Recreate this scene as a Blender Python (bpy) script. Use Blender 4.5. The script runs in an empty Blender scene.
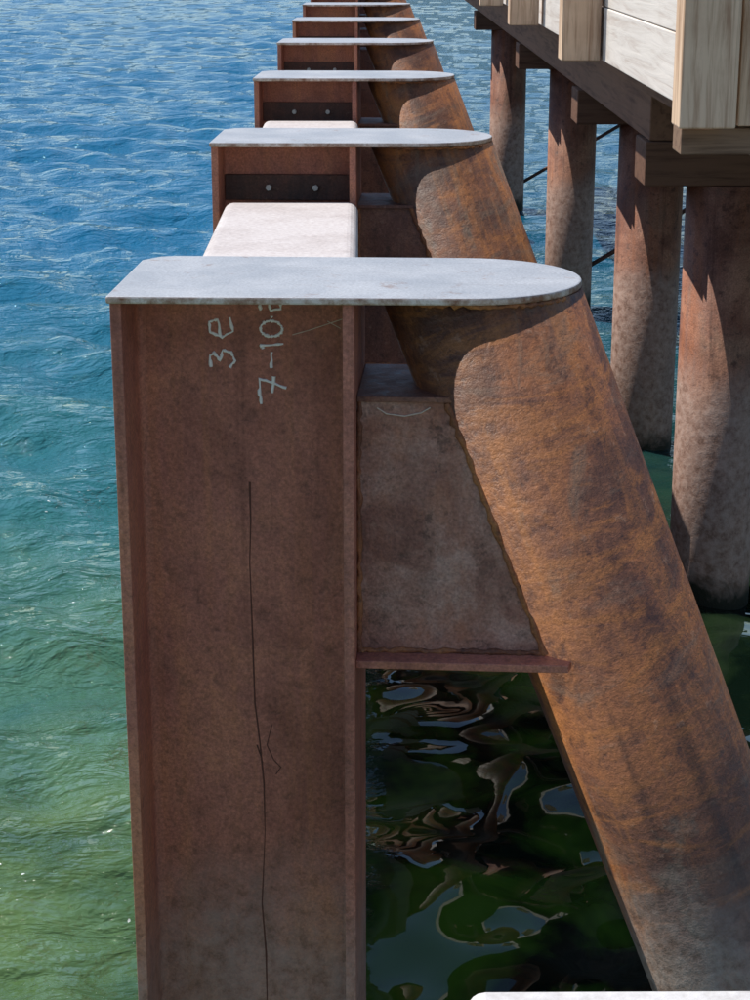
import bpy, math, random
import numpy as np
from mathutils import Vector, noise as mnoise
random.seed(4); R=math.radians
S=bpy.context.scene
S.view_settings.view_transform='Standard'; S.view_settings.look='None'; S.view_settings.exposure=0

# ------------------------------------------------------------------ materials
class NB:
    def __init__(s,name):
        s.m=bpy.data.materials.new(name); s.m.use_nodes=True
        s.t=s.m.node_tree; s.n=s.t.nodes; s.b=s.n['Principled BSDF']
    def l(s,a,b): s.t.links.new(a,b)
    def set(s,sock,v):
        if hasattr(v,'links') or isinstance(v,bpy.types.NodeSocket): s.l(v,sock)
        else: sock.default_value=v
    def coord(s,kind='Object',scale=(1,1,1),rnd=True):
        if kind=='World':
            o=s.n.new('ShaderNodeNewGeometry').outputs['Position']
        else:
            o=s.n.new('ShaderNodeTexCoord').outputs['Object']
        if rnd and kind!='World':
            oi=s.n.new('ShaderNodeObjectInfo'); ml=s.n.new('ShaderNodeMath'); ml.operation='MULTIPLY'; ml.inputs[1].default_value=37
            s.l(oi.outputs['Random'],ml.inputs[0]); a=s.n.new('ShaderNodeVectorMath'); a.operation='ADD'
            s.l(o,a.inputs[0]); s.l(ml.outputs[0],a.inputs[1]); o=a.outputs[0]
        mp=s.n.new('ShaderNodeMapping'); mp.inputs['Scale'].default_value=scale; s.l(o,mp.inputs[0]); return mp.outputs[0]
    def noise(s,co,scale,detail=5,rough=.6,dist=0):
        n=s.n.new('ShaderNodeTexNoise'); n.inputs['Scale'].default_value=scale; n.inputs['Detail'].default_value=detail
        n.inputs['Roughness'].default_value=rough; n.inputs['Distortion'].default_value=dist; s.l(co,n.inputs['Vector']); return n.outputs['Fac']
    def ramp(s,f,stops):
        r=s.n.new('ShaderNodeValToRGB'); e=r.color_ramp.elements
        while len(e)<len(stops): e.new(.5)
        for i,(p,c) in enumerate(stops):
            e[i].position=p; e[i].color=(c if len(c)==4 else (*c,1)) if hasattr(c,'__len__') else (c,c,c,1)
        s.l(f,r.inputs[0]); return r.outputs[0]
    def mix(s,f,a,b,mode='MIX'):
        m=s.n.new('ShaderNodeMix'); m.data_type='RGBA'; m.blend_type=mode
        s.set(m.inputs[0],f); 
        for k,v in ((6,a),(7,b)):
            s.set(m.inputs[k], (*v,1) if isinstance(v,tuple) and len(v)==3 else v)
        return m.outputs[2]
    def math(s,op,a,b=0):
        m=s.n.new('ShaderNodeMath'); m.operation=op; s.set(m.inputs[0],a); s.set(m.inputs[1],b); return m.outputs[0]
    def worldz(s):
        g=s.n.new('ShaderNodeNewGeometry'); x=s.n.new('ShaderNodeSeparateXYZ'); s.l(g.outputs['Position'],x.inputs[0]); return x.outputs
    def maprange(s,v,a,b,c=0,d=1):
        m=s.n.new('ShaderNodeMapRange'); s.set(m.inputs[0],v)
        for i,q in enumerate((a,b,c,d)): m.inputs[i+1].default_value=q
        return m.outputs[0]
    def bump(s,h,strength=.3,dist=.01,prev=None):
        b=s.n.new('ShaderNodeBump'); s.set(b.inputs['Strength'],strength); b.inputs['Distance'].default_value=dist
        s.l(h,b.inputs['Height']); 
        if prev: s.l(prev,b.inputs['Normal'])
        s.l(b.outputs[0],s.b.inputs['Normal']); return b.outputs[0]
    def done(s,col,rough=.7,metal=0,spec=.5):
        s.set(s.b.inputs['Base Color'],col); s.set(s.b.inputs['Roughness'],rough); s.b.inputs['Metallic'].default_value=metal
        s.b.inputs['Specular IOR Level'].default_value=spec; return s.m

def rust(name,A,B,C,orange,streak=.35,streakscale=(22,22,1.2),band=None,tide=.55,spec=.4,rough=.62,nscale=2.6,tz=(1.45,1.15),tcol=((.2,.15,.12),(.42,.36,.31)),contrast=1,bandamt=.35,patch=0,grain=.45):
    b=NB(name)
    co=b.coord(); n1=b.noise(co,nscale,6,.7,.5); n3=b.noise(co,140,2,.7); n4=b.noise(co,24,5,.72)
    col=b.ramp(n1,[(.38,A),(.5,B),(.61,C)])
    st=b.noise(b.coord(scale=streakscale),1,5,.65)
    col=b.mix(b.math('MULTIPLY',b.ramp(st,[(.5,0),(.66,1)]),streak),col,orange)
    col=b.mix(b.math('MULTIPLY',b.ramp(st,[(.33,1),(.45,0)]),streak*1.1),col,tuple(a*.45 for a in A))
    if patch:
        pn=b.noise(b.coord(scale=(2.6,2.6,1.3)),1,6,.7,1.2)
        col=b.mix(b.math('MULTIPLY',b.ramp(pn,[(.37,1),(.45,0)]),patch),col,(.17,.135,.095))
        col=b.mix(b.math('MULTIPLY',b.ramp(pn,[(.53,0),(.60,1)]),patch),col,(.085,.035,.022))
    if band:
        bd=b.noise(b.coord(scale=band),1,6,.68,.8)
        col=b.mix(b.math('MULTIPLY',b.ramp(bd,[(.52,0),(.62,1)]),bandamt),col,orange)
        col=b.mix(b.math('MULTIPLY',b.ramp(bd,[(.36,1),(.46,0)]),bandamt),col,(.17,.12,.085))
    col=b.mix(b.math('MULTIPLY',b.ramp(n4,[(.34,1),(.45,0)]),.6*contrast),col,(.05,.022,.016))
    col=b.mix(b.math('MULTIPLY',b.ramp(n4,[(.6,0),(.72,1)]),.4*contrast),col,(.42,.26,.18))
    col=b.mix(grain,col,b.ramp(n3,[(.3,.22),(.7,.85)]),'OVERLAY')
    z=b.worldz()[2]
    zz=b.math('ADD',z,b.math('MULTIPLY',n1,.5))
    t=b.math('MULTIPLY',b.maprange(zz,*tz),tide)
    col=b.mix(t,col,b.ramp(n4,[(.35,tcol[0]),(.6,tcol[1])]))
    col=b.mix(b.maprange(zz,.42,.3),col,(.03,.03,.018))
    b.bump(b.math('ADD',n4,b.math('MULTIPLY',n3,.2)),.45,.009)
    return b.done(col,b.maprange(n4,.3,.7,rough-.12,rough+.18),0,spec)

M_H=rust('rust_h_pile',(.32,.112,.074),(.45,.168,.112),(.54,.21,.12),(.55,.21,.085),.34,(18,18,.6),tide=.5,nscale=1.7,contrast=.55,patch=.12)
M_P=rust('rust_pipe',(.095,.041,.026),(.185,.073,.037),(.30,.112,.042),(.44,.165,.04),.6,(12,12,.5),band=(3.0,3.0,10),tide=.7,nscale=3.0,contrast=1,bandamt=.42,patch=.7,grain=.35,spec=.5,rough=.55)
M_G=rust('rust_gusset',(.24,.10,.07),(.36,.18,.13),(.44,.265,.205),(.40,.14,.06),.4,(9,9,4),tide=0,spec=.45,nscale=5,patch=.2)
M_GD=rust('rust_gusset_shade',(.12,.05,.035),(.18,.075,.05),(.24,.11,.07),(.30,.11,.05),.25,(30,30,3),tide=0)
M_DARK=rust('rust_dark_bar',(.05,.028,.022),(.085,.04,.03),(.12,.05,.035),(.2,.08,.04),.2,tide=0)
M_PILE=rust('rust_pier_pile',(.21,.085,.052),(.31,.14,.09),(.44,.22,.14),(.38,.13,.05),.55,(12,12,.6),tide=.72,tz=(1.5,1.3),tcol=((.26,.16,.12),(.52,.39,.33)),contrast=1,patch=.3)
M_WELD=rust('weld_rust',(.15,.055,.028),(.30,.11,.045),(.42,.17,.06),(.45,.18,.05),.3,tide=0)

def steel_plate():
    b=NB('weathered_plate'); co=b.coord(); n=b.noise(co,5,4,.6,.1); f=b.noise(co,160,3,.75); m=b.noise(co,11,6,.8,.2)
    col=b.ramp(n,[(.35,(.36,.37,.385)),(.65,(.44,.45,.465))])
    col=b.mix(b.math('MULTIPLY',b.ramp(m,[(.60,0),(.68,1)]),.7),col,(.25,.14,.09))
    sc=b.noise(b.coord(scale=(4,60,60)),1,3,.6); col=b.mix(b.math('MULTIPLY',b.ramp(sc,[(.6,0),(.7,1)]),.25),col,(.25,.24,.24))
    col=b.mix(.4,col,b.ramp(f,[(.3,.25),(.7,.8)]),'OVERLAY')
    g=b.n.new('ShaderNodeNewGeometry'); x=b.n.new('ShaderNodeSeparateXYZ'); b.l(g.outputs['Normal'],x.inputs[0])
    col=b.mix(b.maprange(x.outputs[2],.85,.3),col,b.ramp(m,[(.38,(.25,.11,.06)),(.5,(.5,.36,.28)),(.6,(.72,.62,.55))]))
    b.bump(f,.3,.003); return b.done(col,b.maprange(n,.3,.7,.4,.55),.15,.5)
M_PL=steel_plate()

def concrete(name,c,dark):
    b=NB(name); co=b.coord('World'); n=b.noise(co,3,7,.7); f=b.noise(co,60,5,.7)
    col=b.ramp(n,[(.3,dark),(.55,c)]); col=b.mix(.4,col,b.ramp(f,[(.3,.3),(.7,.8)]),'OVERLAY')
    z=b.worldz()[2]; col=b.mix(b.maprange(z,.5,.2),col,(.06,.07,.04))
    b.bump(f,.4,.004); return b.done(col,.85,0,.3)
M_CON=concrete('pale_concrete',(.56,.51,.49),(.43,.38,.36))
M_CUR=concrete('curb_concrete',(.58,.56,.54),(.47,.44,.42))

def timber(name,light,dark,axis):
    b=NB(name); sc=[26,26,26]; sc[axis]=1.3
    g=b.noise(b.coord('World',scale=tuple(sc)),1,6,.65,.8); n=b.noise(b.coord('World'),2.2,6,.6)
    col=b.ramp(g,[(.3,dark),(.5,light),(.75,tuple(min(1,c*1.15) for c in light))])
    col=b.mix(b.math('MULTIPLY',b.ramp(n,[(.5,0),(.7,1)]),.4),col,dark)
    b.bump(g,.5,.004); return b.done(col,.8,0,.3)
M_TV=timber('timber_vertical',(.80,.57,.38),(.38,.20,.11),2)
M_TY=timber('timber_fascia',(.78,.71,.63),(.6,.5,.42),1)
M_TJ=timber('timber_joist',(.30,.19,.12),(.14,.08,.05),0)
M_TD=timber('timber_creosote',(.20,.105,.065),(.09,.045,.03),0)
M_TS=timber('timber_stringer',(.26,.14,.085),(.12,.06,.04),1)
M_TK=timber('timber_deck',(.5,.42,.33),(.28,.2,.15),0)
def flat(name,c,r=.8,metal=0):
    b=NB(name); n=b.noise(b.coord(),60,4,.7); col=b.mix(.5,(*c,1),b.ramp(n,[(.3,.3),(.7,.75)]),'OVERLAY'); return b.done(col,r,metal)
M_CH=flat('chalk',(.90,.85,.78)); M_SC=flat('scratch',(.12,.045,.03)); M_BOLT=flat('bolt_steel',(.5,.47,.43),.45,.3)
M_LSC=flat('light_scratch',(.6,.46,.36))

# ------------------------------------------------------------------ mesh helpers
def mobj(name,v,f,mat,parent=None,bev=0,seg=2,smooth=False):
    me=bpy.data.meshes.new(name); me.from_pydata([tuple(p) for p in v],[],f); me.update()
    import bmesh
    bm=bmesh.new(); bm.from_mesh(me); bmesh.ops.recalc_face_normals(bm,faces=bm.faces); bm.to_mesh(me); bm.free()
    me.materials.append(mat); o=bpy.data.objects.new(name,me); S.collection.objects.link(o)
    if parent: o.parent=parent
    if bev:
        m=o.modifiers.new('bevel','BEVEL'); m.width=bev; m.segments=seg; m.limit_method='ANGLE'; m.angle_limit=R(35)
    if smooth:
        for p in me.polygons: p.use_smooth=len(p.vertices)==4
    return o
def boxdata(x0,x1,y0,y1,z0,z1,off=0):
    v=[(x,y,z) for z in(z0,z1) for y in(y0,y1) for x in(x0,x1)]
    f=[(0,1,3,2),(4,5,7,6),(0,1,5,4),(2,3,7,6),(0,2,6,4),(1,3,7,5)]
    return v,[tuple(i+off for i in q) for q in f]
def box(name,a,mat,parent=None,bev=.003,seg=2):
    v,f=boxdata(*a); return mobj(name,v,f,mat,parent,bev,seg)
def boxes(name,L,mat,parent=None,bev=.003):
    V=[];F=[]
    for a in L:
        v,f=boxdata(*a,off=len(V)); V+=v;F+=f
    return mobj(name,V,F,mat,parent,bev)
def prism(name,poly,z0,z1,mat,parent=None,bev=.002,plane='xy'):
    n=len(poly)
    if plane=='xy': v=[(x,y,z0) for x,y in poly]+[(x,y,z1) for x,y in poly]
    else: v=[(x,z0,z) for x,z in poly]+[(x,z1,z) for x,z in poly]
    f=[tuple(range(n)),tuple(range(n,2*n))]+[(i,(i+1)%n,n+(i+1)%n,n+i) for i in range(n)]
    return mobj(name,v,f,mat,parent,bev)
def tube(name,pts,r,mat,parent=None,flat_y=None):
    c=bpy.data.curves.new(name,'CURVE'); c.dimensions='3D'; c.bevel_depth=r; c.bevel_resolution=2
    lists=pts if isinstance(pts[0][0],(tuple,list)) else [pts]
    for P in lists:
        s=c.splines.new('POLY'); s.points.add(len(P)-1)
        for i,p in enumerate(P): s.points[i].co=(*p[:3],1); s.points[i].radius=p[3] if len(p)>3 else 1
    c.materials.append(mat); o=bpy.data.objects.new(name,c); S.collection.objects.link(o)
    if parent: o.parent=parent
    return o
def cyl(name,r,z0,z1,mat,parent=None,loc=(0,0,0),n=64,tilt_top=0,rings=1):
    v=[];f=[]
    for k in range(rings+1):
        for i in range(n):
            a=2*math.pi*i/n; x=r*math.cos(a); y=r*math.sin(a)
            t=k/rings; zt=z1-x*tilt_top
            v.append((x,y,z0+(zt-z0)*t))
    for k in range(rings):
        for i in range(n):
            f.append((k*n+i,k*n+(i+1)%n,(k+1)*n+(i+1)%n,(k+1)*n+i))
    f.append(tuple(range(n))); f.append(tuple(rings*n+i for i in range(n)))
    o=mobj(name,v,f,mat,parent,0,smooth=True); o.location=loc; return o
def empty(name,loc=(0,0,0),rz=0):
    e=bpy.data.objects.new(name,None); e.empty_display_size=.2; e.location=loc; e.rotation_euler=(0,0,rz); S.collection.objects.link(e); return e
def weldline(p,q,r,n=40,jit=.0025):
    p=Vector(p);q=Vector(q);L=[]
    for i in range(n+1):
        c=p.lerp(q,i/n); L.append((c.x+random.uniform(-jit,jit),c.y+random.uniform(-jit,jit)*.5,c.z+random.uniform(-jit,jit),random.uniform(.6,1.4)))
    return L

ZP=2.553; PITCH=17.0; CZ=3.3
SP=2.85; Y0=3.9; NF=11
PHI=math.atan(.39)
def hprofile(x0=.003,x1=.516,y0=.02,y1=.41,tf=.024,yw0=.205,yw1=.225,r=.018):
    P=[(x0,y0),(x0+tf,y0)]
    def arc(cx,cy,a0,a1):
        return [(cx+r*math.cos(R(a0+(a1-a0)*i/4)),cy+r*math.sin(R(a0+(a1-a0)*i/4))) for i in range(5)]
    P+=arc(x0+tf+r,yw0-r,180,90); P+=arc(x1-tf-r,yw0-r,90,0)
    P+=[(x1-tf,y0),(x1,y0),(x1,y1),(x1-tf,y1)]
    P+=arc(x1-tf-r,yw1+r,0,-90); P+=arc(x0+tf+r,yw1+r,270,180)
    P+=[(x0+tf,y1),(x0,y1)]
    return P
def webpt(px,py,d=4.1,yl=.203):
    ang=R(PITCH)-math.atan((500-py)/1896); h=d*math.tan(ang); z=d*.956+h*.2924
    return ((px-359)*z/1896+.529+.007, yl, CZ-h)
PR=.209
for k in range(NF):
    fr=empty('steel_pile_frame',(-.529,Y0+SP*k,0),R(-3.6 if k==0 else -2.6+random.uniform(-.7,.7)))
    prism('h_pile',hprofile(),-1.0,ZP-.0165,M_H,fr,.002)
    cxp=.246+.529
    poly=[(0,-.006),(.30,.001),(.55,.008)]
    for i in range(25):
        a=R(-90+180*i/24); poly.append((.746+.253*math.cos(a),.26+.247*math.sin(a)))
    poly+=[(.07,.5),(.035,.488),(.0,.44)]
    prism('top_plate',poly,ZP-.016,ZP,M_PL,fr,.004)
    p=cyl('raking_pipe',PR,-4.6,0,M_P,fr,(cxp,.25,ZP-.0165),96,math.tan(PHI),1)
    p.rotation_euler=(0,-PHI,0)
    ax=lambda z:cxp+.39*(ZP-z)
    zt,zb=2.31,1.734
    hc=math.sqrt(PR**2-.15**2)/math.cos(PHI)
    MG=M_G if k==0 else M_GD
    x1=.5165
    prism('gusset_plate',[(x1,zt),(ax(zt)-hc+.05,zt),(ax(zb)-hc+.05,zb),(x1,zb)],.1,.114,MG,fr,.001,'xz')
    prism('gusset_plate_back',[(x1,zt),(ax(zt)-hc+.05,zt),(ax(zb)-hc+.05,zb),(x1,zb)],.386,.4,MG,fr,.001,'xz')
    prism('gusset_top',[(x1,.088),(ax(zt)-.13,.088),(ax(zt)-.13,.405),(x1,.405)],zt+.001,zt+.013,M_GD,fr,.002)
    xb=ax(zb)
    prism('gusset_bottom',[(x1,.04),(xb-.2,.036),(xb-.11,.036),(xb-.085,.12),(xb-.03,.405),(x1,.405)],zb-.019,zb-.001,M_H,fr,.002)
    if k<3:
        tube('weld_gusset_pipe',weldline((ax(zt)-hc-.002,.098,zt),(ax(zb)-hc-.002,.098,zb),.007),.0085,M_WELD,fr)
        tube('weld_gusset_flange',weldline((.521,.098,zt),(.521,.098,zb),.006),.006,M_WELD,fr)
        tube('weld_gusset_base',weldline((.525,.098,zb+.003),(ax(zb)-hc,.098,zb+.003),.006),.006,M_WELD,fr)
        L=[]
        for i in range(50):
            a=R(-150+115*i/49); L.append((cxp+(PR+.012)*math.cos(a),.25+PR*math.sin(a),ZP-.022+random.uniform(-.003,.003),random.uniform(.5,1.5)))
        tube('weld_pipe_cap',L,.006,M_WELD,fr)
    if k==0:
        def glyph(P,x0,y0,w,h): return [(x0+(1-v)*w,y0-u*h) for u,v in P]
        ch=[[(252,402),(250,389),(250,377),(263,381),(277,386)],[(264,374),(263,391)],
            [(262,350),(262,366)],[(251,344),(274,342)],[(254,347),(251,343)],
            [(262+11*math.cos(a),327+8*math.sin(a)) for a in [i*.45 for i in range(15)]],
            [(262,314),(263,316)],
            [(251,309),(250,300),(259,301),(262,309),(271,307),(272,300)],
            glyph([(0,.95),(.6,1),(.75,.8),(.35,.55),(.9,.45),(.8,.1),(.35,-.05),(0,.15)],200,366,24,19),
            glyph([(.05,.5),(.9,.6),(.75,.95),(.25,.9),(.0,.45),(.3,.02),(1,.15)],198,336,26,20)]
        rr=random.Random(3); CH=[]
        for st in ch:
            D=[]
            for a_,b_ in zip(st[:-1],st[1:]):
                for q in range(4): D.append((a_[0]+(b_[0]-a_[0])*q/4+rr.uniform(-.5,.5),a_[1]+(b_[1]-a_[1])*q/4+rr.uniform(-.5,.5)))
            D.append(st[-1]); CH.append([webpt(*q,yl=.2045)+(rr.uniform(.5,1.5),) for q in D])
        tube('chalk_marks',CH,.0032,M_CH,fr)
        sc=[[(240,480),(241,520),(240,560),(243,640),(245,700),(250,740),(254,780),(255,830),(252,900),(256,950),(257,1000)],[(262,722),(257,742),(264,757),(271,764),(266,771)],[(247,742),(253,760)]]
        tube('scratch_marks',[[webpt(*q,yl=.2048)+(random.uniform(.4,1.1),) for q in st] for st in sc],.0022,M_SC,fr)
        tube('fine_scratches',[[webpt(*q,yl=.2048)+(.6,) for q in st] for st in [[(283,333),(300,328),(335,316)],[(318,319),(331,326)]]],.0018,M_LSC,fr)
        g=[(.56,.0985,2.296),(.58,.0985,2.283),(.62,.0985,2.278),(.655,.0985,2.286),(.675,.0985,2.298)]
        tube('gusset_mark',[q+(.8,) for q in g],.002,M_LSC,fr)
    else:
        box('clamp_bar',(.03,.488,.186,.2035,2.325,2.418),M_DARK,fr,.003)
        for bx in (.19,.36):
            v=[];n=6
            for yy in (.170,.1855):
                v+=[(bx+.012*math.cos(R(60*i+15)),yy,2.372+.012*math.sin(R(60*i+15))) for i in range(n)]
            mobj('bolt_head',v,[tuple(range(n)),tuple(range(n,2*n))]+[(i,(i+1)%n,n+(i+1)%n,n+i) for i in range(n)],M_BOLT,fr,.001)
    if k<NF-1:
        y=Y0+SP*k
        box('concrete_wall_panel',(-.478,-.006,y+.47,y+SP-.03,-1.0,2.35),M_CON,None,.035,5)

# ------------------------------------------------------------------ pier
YD=5.96; YE=25.5
pier=empty('timber_pier')
def px_post(k): return (.965,.90,.885)[k] if k<3 else .885
L=[]
for k in range(7):
    y=5.8+SP*k; x=px_post(k)
    L.append((x,x+.172,y,y+.15,2.70+random.uniform(-.01,.01),3.3))
boxes('fender_posts',L,M_TV,pier,.006)
L=[]
y=YD
while y<YE:
    e=min(y+SP,YE)
    L.append((1.085,1.13,y+.003,e-.003,2.70,2.93)); L.append((1.088,1.13,y+.003,e-.003,2.934,3.14)); y=e
boxes('fascia_boards',L,M_TY,pier,.004)
L=[]; x=1.165
while x<5.2:
    L.append((x,x+.19,YD-.04+random.uniform(-.006,.006),YD-.003,2.69+random.uniform(-.008,.008),3.14)); x+=.198
boxes('end_boards',L,M_TV,pier,.004)
boxes('end_joist',[(1.0,5.2,YD+.002,YD+.16,2.60,2.683)],M_TJ,pier,.004)
boxes('joists',[(x,x+.1,YD+.17,YE,2.52,2.69) for x in (1.35,1.75,2.25,2.75,3.25,3.75,4.25,4.85)],M_TS,pier,.004)
boxes('stringers',[(x,x+.2,9.06,YE,2.303,2.515) for x in (1.37,2.25,3.2,4.1,4.85)],M_TS,pier,.006)
CAPY=(9.2,12.05,16.6,22.6)
boxes('pile_caps',[(1.34+random.uniform(-.01,.01),5.1,y-.17,y+.17,2.092,2.30) for y in CAPY],M_TD,pier,.008)
L=[];y=YD
while y<YE:
    L.append((1.09,5.2,y,y+.19,3.145,3.19)); y+=.198
boxes('deck_planks',L,M_TK,pier,.003)
for y,x0 in zip(CAPY,(1.79,1.84,1.84,1.74)):
    for x in (x0,4.6):
        cyl('pier_pile',.207,-1.5,2.09,M_PILE,None,(x,y,0),64)
for y in CAPY[2:]:
    tube('pier_brace',[(1.8,y-.0,1.9),(4.6,y,.25)],.02,M_DARK,pier)
    tube('pier_brace',[(1.8,y-.0,.25),(4.6,y,1.9)],.02,M_DARK,pier)

box('concrete_abutment',(.10,2.6,-.6,1.6,-1.0,2.325),M_CUR,None,.018,4)

# ------------------------------------------------------------------ added unseen ridge, darkens the horizon reflection on far water
def added_hills():
    V=[];F=[];N=160;M=10
    for i in range(N):
        a=R(-75+150*i/(N-1))
        for j in range(M):
            t=j/(M-1); rr=1300+500*t
            p=Vector((math.sin(a)*rr,math.cos(a)*rr,0))
            h=(70+50*mnoise.noise(Vector((a*3,.3,0)))+25*mnoise.noise(Vector((a*13,2,t*2))))*math.sin(t*math.pi/2)**.8-2
            V.append((p.x,p.y,h+ (6*mnoise.noise(p*.02) if j else 0)))
    for i in range(N-1):
        for j in range(M-1):
            q=i*M+j; F.append((q,q+1,q+M+1,q+M))
    b=NB('added_hills_forest'); n=b.noise(b.coord('World'),.02,8,.7)
    m=b.done(b.ramp(n,[(.35,(.03,.05,.03)),(.6,(.07,.09,.05))]),.95,0,.1)
    mobj('added_hills',V,F,m,None,0,smooth=True)
added_hills()

# ------------------------------------------------------------------ water
def water():
    def axis(start,end,f):
        L=[start]
        while L[-1]<end: L.append(L[-1]+f(L[-1]))
        return np.array(L)
    xp=axis(0,2000,lambda x: max(.045,.013*x) if x<25 else x*.08)
    xn=-axis(0,2000,lambda x: max(.045,.010*x) if x<32 else x*.08)[1:][::-1]
    xs=np.concatenate([xn,xp])-.3
    yf=axis(4.0,2000,lambda y: max(.045,.0056*y) if y<120 else y*.05)
    yb=4.0-axis(.045,300,lambda y: .1 if y<8 else y*.2)[::-1]
    ys=np.concatenate([yb,yf]); NX,NY=len(xs),len(ys)
    dx=np.gradient(xs); dy=np.gradient(ys)
    X,Y=np.meshgrid(xs,ys); sp=np.maximum(*np.meshgrid(dx,dy))
    rng=np.random.RandomState(7)
    def field(n,l0,l1,slope,th0,spread):
        Z=np.zeros_like(X)
        for i in range(n):
            lam=math.exp(rng.uniform(math.log(l0),math.log(l1))); th=th0+rng.normal()*spread
            kx=2*math.pi/lam*math.cos(th); ky=2*math.pi/lam*math.sin(th)
            a=slope*lam/(2*math.pi)*rng.uniform(.5,1.4)
            ph=rng.uniform(0,6.28)+.9*np.sin(X*.35*rng.uniform(.5,1.5)+Y*.2+rng.uniform(0,6))+.9*np.sin(Y*.3*rng.uniform(.5,1.5)+rng.uniform(0,6))
            w=np.sin(kx*X+ky*Y+ph); w=w+.3*np.cos(2*(kx*X+ky*Y+ph))
            Z+=a*w*np.exp(-(sp*2.2/lam)**2)
        return Z
    A=field(90,.20,2.2,.036,R(250),.6)
    B=field(16,.45,1.6,.040,R(250),1.3)+field(14,.24,.45,.022,R(250),1.3)
    s=1/(1+np.exp(-(X-.05)*6))*1/(1+np.exp((X-6)*1))
    Z=A*(1-s)+B*s
    me=bpy.data.meshes.new('water')
    co=np.stack([X,Y,Z],-1).reshape(-1,3)
    idx=np.arange(NX*NY).reshape(NY,NX)
    q=np.stack([idx[:-1,:-1],idx[:-1,1:],idx[1:,1:],idx[1:,:-1]],-1).reshape(-1,4)
    me.vertices.add(len(co)); me.vertices.foreach_set('co',co.ravel())
    me.loops.add(q.size); me.loops.foreach_set('vertex_index',q.ravel())
    me.polygons.add(len(q)); me.polygons.foreach_set('loop_start',np.arange(0,q.size,4)); 
    me.update(calc_edges=True); me.validate()
    me.polygons.foreach_set('use_smooth',np.ones(len(me.polygons),dtype=bool)); me.update()
    o=bpy.data.objects.new('water',me); S.collection.objects.link(o)
    b=NB('lake_water')
    co=b.coord('World'); xyz=b.worldz()
    big=b.noise(co,.35,3,.6); md=b.noise(co,1.4,4,.6,.5)
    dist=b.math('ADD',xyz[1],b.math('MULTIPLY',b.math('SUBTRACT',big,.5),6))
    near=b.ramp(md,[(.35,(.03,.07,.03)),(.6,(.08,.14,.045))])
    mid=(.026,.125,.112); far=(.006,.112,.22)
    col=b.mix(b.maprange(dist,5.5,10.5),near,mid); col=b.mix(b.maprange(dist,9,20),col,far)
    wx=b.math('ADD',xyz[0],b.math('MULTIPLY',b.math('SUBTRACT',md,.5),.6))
    shade_mask=b.math('MULTIPLY',b.maprange(wx,-.15,.1),b.maprange(xyz[0],9,5))  # painted shade: darkens the water colour beside the wall and under the pier
    shade_mask=b.math('MULTIPLY',shade_mask,b.maprange(xyz[1],16,9,.35,1))
    weed_shade=b.mix(b.maprange(xyz[0],.9,1.5),(.05,.115,.012),(.012,.025,.01))  # green growth near the wall, colour darkened as shade towards the pier
    col=b.mix(shade_mask,col,b.mix(b.ramp(md,[(.44,0),(.6,1)]),(.003,.008,.005),weed_shade))
    # sparse foam flecks on the open side
    fn=b.noise(b.coord('World',scale=(1,1.4,1)),26,2,.5); fb=b.noise(co,.9,3,.6)
    fo=b.math('MULTIPLY',b.ramp(fn,[(.72,0),(.75,1)]),b.ramp(fb,[(.52,0),(.6,1)]))
    fo=b.math('MULTIPLY',fo,b.math('SUBTRACT',1,shade_mask)); fo=b.math('MULTIPLY',fo,b.maprange(xyz[1],16,11))
    col=b.mix(fo,col,(.75,.78,.76))
    r1=b.noise(b.coord('World',scale=(1,1.7,1)),2.6,4,.6,.3); r2=b.noise(b.coord('World',scale=(1,1.5,1)),12,3,.6,.3)
    calm=b.maprange(shade_mask,0,1,1,.0)
    hgt=b.math('ADD',r1,b.math('MULTIPLY',r2,.17))
    b.bump(hgt,b.math('MULTIPLY',calm,.9),.14)
    b.b.inputs['IOR'].default_value=1.333
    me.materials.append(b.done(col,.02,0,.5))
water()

# ------------------------------------------------------------------ light
EL=58; sx,sy=-.874,.486
W=bpy.data.worlds.new("World"); S.world=W; W.use_nodes=True
nt=W.node_tree; bg=nt.nodes['Background']; sk=nt.nodes.new('ShaderNodeTexSky'); sk.sky_type='NISHITA'; sk.sun_disc=False
sk.sun_elevation=R(EL); sk.sun_rotation=math.atan2(sx,sy)%(2*math.pi); sk.dust_density=.2; sk.ozone_density=2.5
nt.links.new(sk.outputs[0],bg.inputs[0]); bg.inputs[1].default_value=.14
sun=bpy.data.lights.new('sun','SUN'); sun.energy=5; sun.angle=R(.5); sun.color=(1,.94,.86)
so=bpy.data.objects.new('sun',sun); S.collection.objects.link(so)
c=math.cos(R(EL)); t=Vector((-sx*c,-sy*c,-math.sin(R(EL)))); so.rotation_euler=t.to_track_quat('-Z','Y').to_euler(); so.location=(-8,6,12)

cam=bpy.data.cameras.new('camera'); co=bpy.data.objects.new('camera',cam); S.collection.objects.link(co)
cam.sensor_fit='VERTICAL'; cam.sensor_height=24; cam.lens=24*1.896; cam.clip_end=5000; cam.clip_start=.05
co.location=(0,0,CZ); co.rotation_euler=(R(90-PITCH),0,R(-.46)); S.camera=co
